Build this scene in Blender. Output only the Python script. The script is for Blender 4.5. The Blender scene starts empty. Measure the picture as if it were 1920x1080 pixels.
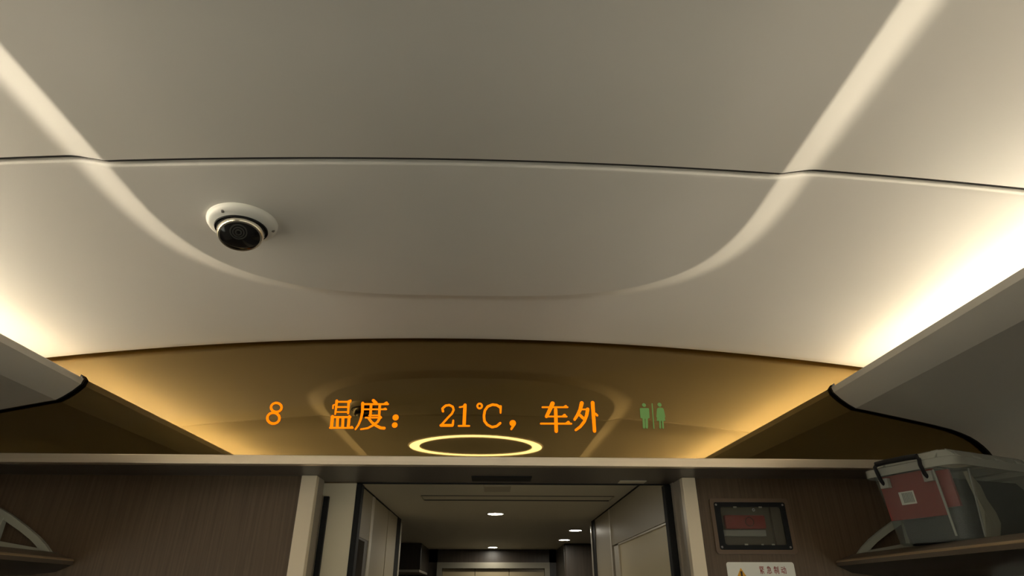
import bpy, bmesh, math, random
from mathutils import Matrix, Vector

# ------------------------------------------------------------------ camera
scene = bpy.context.scene
col = scene.collection
H = 1.62                      # eye height of the camera above the carriage floor
CAM_R = (0.999539839, -0.030333316, -0.000016443)
CAM_U = (-0.013882011, -0.457920251, 0.888884882)
CAM_F = (0.026970356, 0.888475624, 0.458130621)
cam_data = bpy.data.cameras.new('camera')
cam_data.sensor_width = 36.0
cam_data.lens = 1132.48 / 1920.0 * 36.0
cam_data.clip_start = 0.02
cam = bpy.data.objects.new('camera', cam_data)
col.objects.link(cam)
cam.matrix_world = Matrix(((CAM_R[0], CAM_U[0], -CAM_F[0], 0.09),
                           (CAM_R[1], CAM_U[1], -CAM_F[1], 0.0),
                           (CAM_R[2], CAM_U[2], -CAM_F[2], H),
                           (0, 0, 0, 1)))
scene.camera = cam

# ------------------------------------------------------------------ world, exposure
world = bpy.data.worlds.new('overcast_daylight')
scene.world = world
world.use_nodes = True
world.node_tree.nodes['Background'].inputs[0].default_value = (1.0, 0.88, 0.70, 1)
world.node_tree.nodes['Background'].inputs[1].default_value = 3.0
scene.view_settings.view_transform = 'Standard'
scene.view_settings.look = 'None'
scene.view_settings.gamma = 1.0
scene.view_settings.use_curve_mapping = False
scene.view_settings.exposure = 0.0

STRIP = 148.0                 # cove light strips
RING = 7.0                   # ring lamp on the ceiling
DOWN = 150.0                  # downlights of the vestibule
LAMP = (1.0, 0.88, 0.67)

# ------------------------------------------------------------------ materials
def mat(name, color, rough=0.5, metal=0.0, spec=0.5, noise=None, bump=None):
    m = bpy.data.materials.new(name)
    m.use_nodes = True
    nt = m.node_tree
    b = nt.nodes['Principled BSDF']
    b.inputs['Base Color'].default_value = (*color, 1)
    b.inputs['Roughness'].default_value = rough
    b.inputs['Metallic'].default_value = metal
    b.inputs['Specular IOR Level'].default_value = spec
    tc = nt.nodes.new('ShaderNodeTexCoord')
    if noise:                                   # (scale xyz, detail, colour low, colour high)
        sc, det, lo, hi = noise
        mp = nt.nodes.new('ShaderNodeMapping')
        mp.inputs['Scale'].default_value = sc
        nz = nt.nodes.new('ShaderNodeTexNoise')
        nz.inputs['Scale'].default_value = 1.0
        nz.inputs['Detail'].default_value = det
        rp = nt.nodes.new('ShaderNodeValToRGB')
        rp.color_ramp.elements[0].position = 0.32
        rp.color_ramp.elements[1].position = 0.68
        rp.color_ramp.elements[0].color = (*lo, 1)
        rp.color_ramp.elements[1].color = (*hi, 1)
        nt.links.new(tc.outputs['Object'], mp.inputs['Vector'])
        nt.links.new(mp.outputs['Vector'], nz.inputs['Vector'])
        nt.links.new(nz.outputs['Fac'], rp.inputs['Fac'])
        nt.links.new(rp.outputs['Color'], b.inputs['Base Color'])
    if bump:                                    # (scale, strength)
        nz2 = nt.nodes.new('ShaderNodeTexNoise')
        nz2.inputs['Scale'].default_value = bump[0]
        bp = nt.nodes.new('ShaderNodeBump')
        bp.inputs['Strength'].default_value = bump[1]
        bp.inputs['Distance'].default_value = 0.001
        nt.links.new(tc.outputs['Object'], nz2.inputs['Vector'])
        nt.links.new(nz2.outputs['Fac'], bp.inputs['Height'])
        nt.links.new(bp.outputs['Normal'], b.inputs['Normal'])
    return m

def emit(name, color, strength):
    m = bpy.data.materials.new(name)
    m.use_nodes = True
    nt = m.node_tree
    nt.nodes.clear()
    e = nt.nodes.new('ShaderNodeEmission')
    e.inputs[0].default_value = (*color, 1)
    e.inputs[1].default_value = strength
    out = nt.nodes.new('ShaderNodeOutputMaterial')
    nt.links.new(e.outputs[0], out.inputs[0])
    return m

def clear(name, color, alpha, rough=0.1, diffuse=None):
    """thin see-through sheet: transparent tint mixed with a glossy coat (and a milky diffuse share)"""
    m = bpy.data.materials.new(name)
    m.use_nodes = True
    nt = m.node_tree
    nt.nodes.clear()
    t = nt.nodes.new('ShaderNodeBsdfTransparent')
    t.inputs[0].default_value = (*color, 1)
    p = nt.nodes.new('ShaderNodeBsdfPrincipled')
    p.inputs['Base Color'].default_value = (*(diffuse or color), 1)
    p.inputs['Roughness'].default_value = rough
    mx = nt.nodes.new('ShaderNodeMixShader')
    mx.inputs[0].default_value = alpha
    nt.links.new(t.outputs[0], mx.inputs[1])
    nt.links.new(p.outputs[0], mx.inputs[2])
    out = nt.nodes.new('ShaderNodeOutputMaterial')
    nt.links.new(mx.outputs[0], out.inputs[0])
    return m

def tinted_mirror(name, tint, rough):
    m = bpy.data.materials.new(name)
    m.use_nodes = True
    b = m.node_tree.nodes['Principled BSDF']
    b.inputs['Base Color'].default_value = (*tint, 1)
    b.inputs['Metallic'].default_value = 1.0
    b.inputs['Roughness'].default_value = rough
    b.inputs['Specular Tint'].default_value = (0.5, 0.4, 0.25, 1)
    b.inputs['Coat Weight'].default_value = 0.6
    b.inputs['Coat Roughness'].default_value = 0.02
    return m

M = {
 'ceiling': mat('ceiling_paint', (0.76, 0.735, 0.69), 0.55, noise=((3, 3, 3), 2, (0.75, 0.725, 0.68), (0.77, 0.745, 0.70))),
 'panel': mat('side_panel_paint', (0.66, 0.635, 0.585), 0.5, bump=(900, 0.05)),
 'mirror': tinted_mirror('tinted_glossy_panel', (0.25, 0.165, 0.05), 0.025),
 'alu': mat('champagne_metal', (0.92, 0.81, 0.67), 0.42, 1.0, noise=((2, 40, 400), 2, (0.89, 0.78, 0.64), (0.95, 0.84, 0.70))),
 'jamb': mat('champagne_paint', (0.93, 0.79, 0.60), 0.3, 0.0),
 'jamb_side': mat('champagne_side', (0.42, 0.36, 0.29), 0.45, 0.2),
 'soffit': mat('soffit_brown', (0.115, 0.095, 0.08), 0.4),
 'wood': mat('dark_wood_laminate', (0.1, 0.06, 0.035), 0.45, noise=((150, 150, 4), 6, (0.090, 0.056, 0.031), (0.138, 0.088, 0.050))),
 'black': mat('black_rubber', (0.010, 0.010, 0.011), 0.6, spec=0.25),
 'dark': mat('dark_plastic', (0.03, 0.028, 0.026), 0.5),
 'white': mat('white_plastic', (0.78, 0.78, 0.74), 0.35),
 'strip': emit('cove_led', LAMP, STRIP),
 'ring': emit('ring_led', (1.0, 0.93, 0.75), RING),
 'down': emit('downlight_led', (1.0, 0.93, 0.78), DOWN),
 'led': emit('orange_led', (1.0, 0.205, 0.002), 1.4),
 'wc': emit('green_pictogram_light', (0.17, 0.30, 0.08), 0.62),
 'beige': mat('beige_leaf', (0.82, 0.74, 0.56), 0.4),
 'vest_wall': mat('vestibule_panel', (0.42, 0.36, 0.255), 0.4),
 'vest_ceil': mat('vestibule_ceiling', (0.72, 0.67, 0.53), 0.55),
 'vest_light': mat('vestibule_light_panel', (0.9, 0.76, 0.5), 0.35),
 'edge': mat('pale_edge_metal', (0.72, 0.66, 0.56), 0.35, 0.6),
 'dark_wood2': mat('vestibule_dark_wood', (0.05, 0.04, 0.03), 0.35, noise=((60, 60, 3), 4, (0.040, 0.032, 0.024), (0.060, 0.046, 0.034))),
 'grey_metal': mat('grey_metal', (0.30, 0.28, 0.22), 0.4, 0.3),
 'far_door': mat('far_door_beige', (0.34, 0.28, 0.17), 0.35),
 'bracket': mat('rack_bracket', (0.52, 0.52, 0.43), 0.45, 0.25),
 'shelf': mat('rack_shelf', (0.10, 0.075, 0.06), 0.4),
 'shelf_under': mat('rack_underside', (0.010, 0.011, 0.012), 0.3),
 'brown_edge': mat('rack_edge_brown', (0.105, 0.08, 0.058), 0.4, 0.0),
 'edge_highlight': mat('rack_edge_highlight', (0.42, 0.31, 0.19), 0.35, 0.4),
 'floor': mat('floor_vinyl', (0.16, 0.14, 0.125), 0.6, noise=((40, 40, 40), 3, (0.13, 0.115, 0.10), (0.19, 0.165, 0.15))),
 'side_wall': mat('side_wall_panel', (0.55, 0.53, 0.49), 0.5),
 'glass': clear('window_glass', (0.8, 0.85, 0.87), 0.06, 0.02, (0.1, 0.1, 0.1)),
 'brake_red': mat('brake_red', (0.62, 0.05, 0.045), 0.3),
 'cover': clear('brake_cover', (0.85, 0.85, 0.83), 0.2, 0.12, (0.2, 0.19, 0.17)),
 'recess': mat('brake_recess', (0.30, 0.255, 0.19), 0.5),
 'brown_frame': mat('brake_frame_brown', (0.15, 0.095, 0.058), 0.35),
 'sign': mat('sign_white', (0.93, 0.91, 0.84), 0.4),
 'yellow': mat('sign_yellow', (0.85, 0.42, 0.02), 0.5),
 'red_ink': mat('sign_red_ink', (0.45, 0.06, 0.05), 0.6),
 'black_ink': mat('sign_black_ink', (0.05, 0.03, 0.02), 0.6),
 'boxclear': clear('milky_box_plastic', (0.84, 0.86, 0.84), 0.16, 0.12, (0.42, 0.45, 0.43)),
 'lidclear': clear('milky_lid_plastic', (0.85, 0.87, 0.86), 0.45, 0.22, (0.58, 0.60, 0.56)),
 'red_sheet': mat('red_paper', (0.25, 0.03, 0.026), 0.4),
 'sticker': mat('sticker_white', (0.75, 0.75, 0.72), 0.4),
 'sticker_grey': mat('sticker_grey', (0.32, 0.32, 0.31), 0.5),
 'content': mat('grey_cloth', (0.075, 0.08, 0.08), 0.8, bump=(400, 0.6)),
 'bag': mat('pale_bag', (0.36, 0.34, 0.27), 0.6, bump=(60, 0.6)),
 'chrome': mat('dark_chrome', (0.55, 0.54, 0.5), 0.18, 1.0),
 'collar': mat('dark_collar', (0.10, 0.098, 0.09), 0.15, 0.7),
 'bezel': mat('bright_bezel', (0.85, 0.82, 0.72), 0.2, 0.9),
 'dome': clear('smoked_dome', (0.25, 0.25, 0.25), 0.35, 0.03, (0.02, 0.02, 0.02)),
 'lens': mat('lens_black', (0.01, 0.01, 0.011), 0.12),
 'lens_ring': mat('lens_ring', (0.055, 0.055, 0.05), 0.3),
 'screw': mat('screw_steel', (0.35, 0.34, 0.33), 0.35, 0.8),
}

# ------------------------------------------------------------------ mesh helpers
# heights below are written relative to the eye height H and lifted when a mesh is linked
def link(name, bm, m, parent=None, smooth=False):
    me = bpy.data.meshes.new(name)
    off = Vector((0, 0, H))
    if parent is not None:
        p = parent
        while p is not None:
            off = off - p.location
            p = p.parent
    bmesh.ops.translate(bm, verts=bm.verts, vec=off)
    bmesh.ops.recalc_face_normals(bm, faces=bm.faces)
    if smooth:
        for f in bm.faces:
            f.smooth = True
    bm.to_mesh(me)
    bm.free()
    me.materials.append(M[m])
    o = bpy.data.objects.new(name, me)
    col.objects.link(o)
    if parent is not None:
        o.parent = parent
    if smooth and smooth != 'all':
        me.set_sharp_from_angle(angle=math.radians(35 if smooth is True else smooth))
    return o

def empty(name, x, y, z):
    e = bpy.data.objects.new(name, None)
    e.empty_display_size = 0.05
    e.location = (x, y, z + H)
    col.objects.link(e)
    return e

def tag(o, label=None, cat=None, group=None, kind=None):
    if label: o['label'] = label
    if cat: o['category'] = cat
    if group: o['group'] = group
    if kind: o['kind'] = kind
    return o

def box(bm, x0, x1, y0, y1, z0, z1, bev=0.0, xf=None):
    vs = []
    for x in (x0, x1):
        for y in (y0, y1):
            for z in (z0, z1):
                vs.append(bm.verts.new((x, y, z)))
    idx = ((0, 1, 3, 2), (4, 6, 7, 5), (0, 4, 5, 1), (2, 3, 7, 6), (0, 2, 6, 4), (1, 5, 7, 3))
    fs = [bm.faces.new([vs[i] for i in q]) for q in idx]
    if bev > 0:
        es = list({e for f in fs for e in f.edges})
        r = bmesh.ops.bevel(bm, geom=es, offset=bev, segments=2, affect='EDGES', profile=0.5)
        vs = list({v for v in r['verts']} | {v for v in vs if v.is_valid})
    if xf:
        for v in vs:
            if v.is_valid:
                v.co = xf(v.co)
    return vs

def bbox(name, m, parent, *a, bev=0.0, xf=None, smooth=False):
    bm = bmesh.new()
    box(bm, *a, bev=bev, xf=xf)
    return link(name, bm, m, parent, smooth)

def prism_y(bm, prof, y0, y1, caps=True):
    """closed polygon in x,z extruded along y; y0 / y1 may be functions of x"""
    f0 = y0 if callable(y0) else (lambda x: y0)
    f1 = y1 if callable(y1) else (lambda x: y1)
    a = [bm.verts.new((x, f0(x), z)) for x, z in prof]
    b = [bm.verts.new((x, f1(x), z)) for x, z in prof]
    n = len(prof)
    for i in range(n):
        j = (i + 1) % n
        bm.faces.new((a[i], a[j], b[j], b[i]))
    if caps:
        bm.faces.new(a)
        bm.faces.new(list(reversed(b)))

def sheet_y(bm, prof, y0, y1, ny=1):
    rows = []
    for k in range(ny + 1):
        y = y0 + (y1 - y0) * k / ny
        rows.append([bm.verts.new((x, y, z)) for x, z in prof])
    for k in range(ny):
        for i in range(len(prof) - 1):
            bm.faces.new((rows[k][i], rows[k][i + 1], rows[k + 1][i + 1], rows[k + 1][i]))

def lathe(bm, prof, n=40, fr=None):
    """profile of (radius, height) turned around an axis; fr maps (x,y,h) to a point"""
    fr = fr or (lambda x, y, h: (x, y, h))
    rings = []
    for r, h in prof:
        if r < 1e-6:
            rings.append([bm.verts.new(fr(0, 0, h))])
        else:
            rings.append([bm.verts.new(fr(r * math.cos(2 * math.pi * i / n), r * math.sin(2 * math.pi * i / n), h)) for i in range(n)])
    for a, b in zip(rings, rings[1:]):
        for i in range(n):
            j = (i + 1) % n
            if len(a) == 1 and len(b) == 1: continue
            if len(a) == 1: bm.faces.new((a[0], b[i], b[j]))
            elif len(b) == 1: bm.faces.new((a[i], a[j], b[0]))
            else: bm.faces.new((a[i], a[j], b[j], b[i]))

def tube(bm, pts, r, n=10, caps=True):
    pts = [Vector(p) for p in pts]
    rings = []
    up = None
    for i, p in enumerate(pts):
        t = (pts[min(i + 1, len(pts) - 1)] - pts[max(i - 1, 0)]).normalized()
        if up is None:
            up = Vector((0, 0, 1)) if abs(t.z) < 0.9 else Vector((1, 0, 0))
        a = t.cross(up).normalized()
        b = t.cross(a).normalized()
        up = -b if (-b).dot(up) > b.dot(up) else b
        rings.append([bm.verts.new(p + a * r * math.cos(2 * math.pi * k / n) + b * r * math.sin(2 * math.pi * k / n)) for k in range(n)])
    for A, B in zip(rings, rings[1:]):
        for k in range(n):
            bm.faces.new((A[k], A[(k + 1) % n], B[(k + 1) % n], B[k]))
    if caps:
        bm.faces.new(rings[0]); bm.faces.new(list(reversed(rings[-1])))

def stroke(bm, pts, w0, w1, fr, n=10):
    """flat brush stroke in a plane: ribbon with round ends; fr maps (x,z) to a point"""
    k = len(pts) - 1
    for i, (x, z) in enumerate(pts):
        r = (w0 + (w1 - w0) * i / max(k, 1)) / 2
        bm.faces.new([bm.verts.new(fr(x + r * math.cos(2 * math.pi * q / n), z + r * math.sin(2 * math.pi * q / n))) for q in range(n)])
    for i in range(k):
        (xa, za), (xb, zb) = pts[i], pts[i + 1]
        d = math.hypot(xb - xa, zb - za)
        if d < 1e-6: continue
        nx, nz = -(zb - za) / d, (xb - xa) / d
        ra = (w0 + (w1 - w0) * i / max(k, 1)) / 2
        rb = (w0 + (w1 - w0) * (i + 1) / max(k, 1)) / 2
        bm.faces.new([bm.verts.new(fr(*p)) for p in ((xa + nx * ra, za + nz * ra), (xb + nx * rb, zb + nz * rb), (xb - nx * rb, zb - nz * rb), (xa - nx * ra, za - nz * ra))])

def round_rect(x0, x1, z0, z1, r, n=5):
    out = []
    for cx, cz, a0 in ((x1 - r, z1 - r, 0), (x0 + r, z1 - r, 90), (x0 + r, z0 + r, 180), (x1 - r, z0 + r, 270)):
        for k in range(n + 1):
            a = math.radians(a0 + 90 * k / n)
            out.append((cx + r * math.cos(a), cz + r * math.sin(a)))
    return out

def frame_loop(bm, outer, inner, y0, y1):
    """rounded frame: outer and inner outlines (same count), between y0 (front) and y1 (back)"""
    n = len(outer)
    of = [bm.verts.new((x, y0, z)) for x, z in outer]
    nf = [bm.verts.new((x, y0, z)) for x, z in inner]
    ob = [bm.verts.new((x, y1, z)) for x, z in outer]
    nb = [bm.verts.new((x, y1, z)) for x, z in inner]
    for i in range(n):
        j = (i + 1) % n
        bm.faces.new((of[i], of[j], nf[j], nf[i]))
        bm.faces.new((ob[i], nb[i], nb[j], ob[j]))
        bm.faces.new((of[i], ob[i], ob[j], of[j]))
        bm.faces.new((nf[i], nf[j], nb[j], nb[i]))

# ------------------------------------------------------------------ ceiling
YW = 1.80                      # plane of the end bulkhead
YAW = 0.006                    # the bulkhead stands very slightly askew
DROP = 0.0145                   # how far the middle field hangs below the rest
AIN, BIN, AOUT, BOUT, YU, NSE = 0.618, 0.500, 0.694, 0.560, 0.945, 2.8
SEAM0, SEAM1 = 0.8790, 0.9015
XE = 1.45
YB = -9.2                      # how far the carriage goes on behind the camera
YEND = lambda x: YW - 0.022 + YAW * x

def zc(x):
    return 0.7344 - 0.0503 * x * x

def band(t):                   # height share across the sloping band, 0 inner edge .. 1 outer edge
    if t < 0.55:
        return t * 1.29
    u = (t - 0.55) / 0.45
    return 0.7095 + 0.2905 * (2 * u - u * u)

def se(th, a, b):
    c, s = math.cos(th), math.sin(th)
    return (-a * math.copysign(abs(c) ** (2 / NSE), c), YU + b * abs(s) ** (2 / NSE))

ceiling = empty('ceiling', 0, 0, 0.73)
tag(ceiling, 'pale grey carriage ceiling with a lowered middle field and sloping bands', None, None, 'structure')

def lip(bm, pts, dy, sgn):
    """roll the edge of a ceiling panel up into the joint"""
    prev = [bm.verts.new(p) for p in pts]
    for (oy, oz) in ((0.0020, 0.0006), (0.0038, 0.0020), (0.0050, 0.0042), (0.0055, 0.0075), (0.0055, 0.035)):
        cur = [bm.verts.new((p[0], p[1] + sgn * oy, p[2] + oz)) for p in pts]
        for i in range(len(pts) - 1):
            bm.faces.new((prev[i], prev[i + 1], cur[i + 1], cur[i]))
        prev = cur

# panels over the seats
xs = []
for i in range(25): xs.append((-XE + (XE - AOUT) * i / 25, 0.0))
for i in range(14): xs.append((-AOUT + (AOUT - AIN) * i / 14, DROP * (1 - band(1 - i / 14))))
half = xs + [(-AIN, DROP), (-AIN + 0.004, DROP)]
mid = [(-AIN + 2 * AIN * i / 44, DROP) for i in range(1, 44)]
prof = [(x, zc(x) - d) for x, d in half + mid] + [(-x, zc(x) - d) for x, d in reversed(half)]
for k in range(5):
    yb, ya = SEAM0 - 2.0 * (k + 1) + 0.012, SEAM0 - 2.0 * k
    bm = bmesh.new()
    sheet_y(bm, prof, yb, ya, 8)
    lip(bm, [(x, ya, z) for x, z in prof], 0, 1)
    lip(bm, [(x, yb, z) for x, z in prof], 0, -1)
    bmesh.ops.remove_doubles(bm, verts=bm.verts, dist=0.0002)
    link('ceiling_panel', bm, 'ceiling', ceiling, True)

# panel at the bulkhead with the rounded end of the lowered field
bm = bmesh.new()
NT = 150
params = [('s', SEAM1 + (YU - SEAM1) * i / 4, -1) for i in range(4)] + [('a', math.pi * i / NT, 0) for i in range(NT + 1)] + [('s', SEAM1 + (YU - SEAM1) * (3 - i) / 4, 1) for i in range(4)]
cols = []
nP = len(params)
yl = YEND(-XE); 
for k, (kind, v, sg) in enumerate(params):
    if kind == 's':
        pi_, po_ = (sg * AIN, v), (sg * AOUT, v)
        pr_ = (sg * XE, SEAM1 + (v - SEAM1) * 2.2)
    else:
        pi_, po_ = se(v, AIN, BIN), se(v, AOUT, BOUT)
        # matching point on the rectangle
        dx, dy = po_[0], po_[1] - (SEAM1 + 0.01)
        sx = XE / max(abs(dx), 1e-6)
        sy = (YEND(0) - SEAM1 - 0.01) / max(dy, 1e-6)
        s = min(sx, sy)
        pr_ = (dx * s, SEAM1 + 0.01 + dy * s)
        if sy < sx:
            pr_ = (pr_[0], YEND(pr_[0]))
    column = []
    for i in range(11):                                  # lowered field
        t = i / 11
        column.append((pi_[0] * t, SEAM1 + (pi_[1] - SEAM1) * t, DROP))
    column.append((pi_[0] * 0.993, SEAM1 + (pi_[1] - SEAM1) * 0.993, DROP))
    for i in range(13):                                  # sloping band
        t = i / 13
        column.append((pi_[0] + (po_[0] - pi_[0]) * t, pi_[1] + (po_[1] - pi_[1]) * t, DROP * (1 - band(t))))
    for i in range(17):                                  # raised border
        t = i / 16
        column.append((po_[0] + (pr_[0] - po_[0]) * t, po_[1] + (pr_[1] - po_[1]) * t, 0.0))
    cols.append([bm.verts.new((x, y, zc(x) - d)) for x, y, d in column])
for a, b in zip(cols, cols[1:]):
    for i in range(len(a) - 1):
        if (a[i].co - b[i].co).length < 1e-7:
            bm.faces.new((a[i], a[i + 1], b[i + 1]))
        else:
            bm.faces.new((a[i], a[i + 1], b[i + 1], b[i]))
# corners between the rectangle's corner points
for sg in (-1, 1):
    side = [c[-1] for c in cols]
    best = min(side, key=lambda v: (v.co.x - sg * XE) ** 2 + (v.co.y - YEND(sg * XE)) ** 2)
    best.co = (sg * XE, YEND(sg * XE), zc(XE))
near = [tuple(v.co) for v in reversed(cols[0])] + [tuple(v.co) for v in cols[-1][1:]]
lip(bm, near, 0, -1)
far = [tuple(c[-1].co) for c in cols if c[-1].co.y > YEND(c[-1].co.x) - 0.002]
lip(bm, far, 0, 1)
bmesh.ops.remove_doubles(bm, verts=bm.verts, dist=0.0002)
link('ceiling_panel', bm, 'ceiling', ceiling, True)

bm = bmesh.new()                                         # dark strip added in the panel joint to deepen its shade
sheet_y(bm, [(x, z + 0.009) for x, z in prof], SEAM0 + 0.0045, SEAM1 - 0.0045)
link('joint_shade', bm, 'dark', ceiling)

# unseen black slab over the ceiling, added to block light
roof_blocker = bbox('roof_blocker', 'black', None, -1.75, 1.75, YB - 0.1, 2.2, 0.80, 0.86)
tag(roof_blocker, 'unseen black slab above the ceiling joints, added to block light', None, None, 'structure')

# ------------------------------------------------------------------ side panels with the light coves
PROF = [(1.144, 0.589), (1.1475, 0.573), (1.166, 0.5525), (1.186, 0.5355), (1.2045, 0.5235), (1.235, 0.5175), (1.29, 0.506), (1.36, 0.491), (1.4375, 0.4735), (1.485, 0.461), (1.513, 0.450), (1.536, 0.4385), (1.554, 0.4255), (1.569, 0.410), (1.580, 0.394), (1.588, 0.376), (1.593, 0.355)]
BACK = [(1.66, 0.355), (1.66, 0.72), (1.465, 0.72), (1.465, 0.573), (1.474, 0.573), (1.474, 0.632), (1.51, 0.626), (1.555, 0.606), (1.582, 0.570), (1.586, 0.526), (1.575, 0.512), (1.46, 0.512), (1.30, 0.533), (1.172, 0.556), (1.167, 0.560), (1.163, 0.586), (1.159, 0.5915), (1.150, 0.5925), (1.1455, 0.590)]  # includes an unseen valance, added to dim the strip's light near the lip
for k, sg in enumerate((-1, 1)):
    e = empty('trim_%d' % (k + 1), sg * 1.4, 0, 0.355)
    tag(e, ('left' if sg < 0 else 'right') + ' grey side panel with a rounded lip hiding the cove light', None, None, 'structure')
    bm = bmesh.new()
    prism_y(bm, [(sg * x, z) for x, z in PROF + BACK], YB, lambda x: YEND(x) + 0.006)
    link('side_panel', bm, 'panel', e, 18)
    bm = bmesh.new()                                     # black gasket between panel end and bulkhead
    g = [(sg * (x + 0.0015), z + 0.0015) for x, z in PROF] + [(sg * (x + 0.012), z + 0.014) for x, z in reversed(PROF)]
    prism_y(bm, g, lambda x: YEND(x) + 0.006, lambda x: YW + YAW * x - 0.0045)
    link('gasket', bm, 'black', e)
    s = bbox('light_strip', 'strip', None, *sorted((sg * 1.545, sg * 1.559)), YB, YEND(0) - 0.02, 0.524, 0.549)
    tag(s, ('left' if sg < 0 else 'right') + ' warm white light strip hidden in the ceiling cove', 'light', 'cove light strips')

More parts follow.
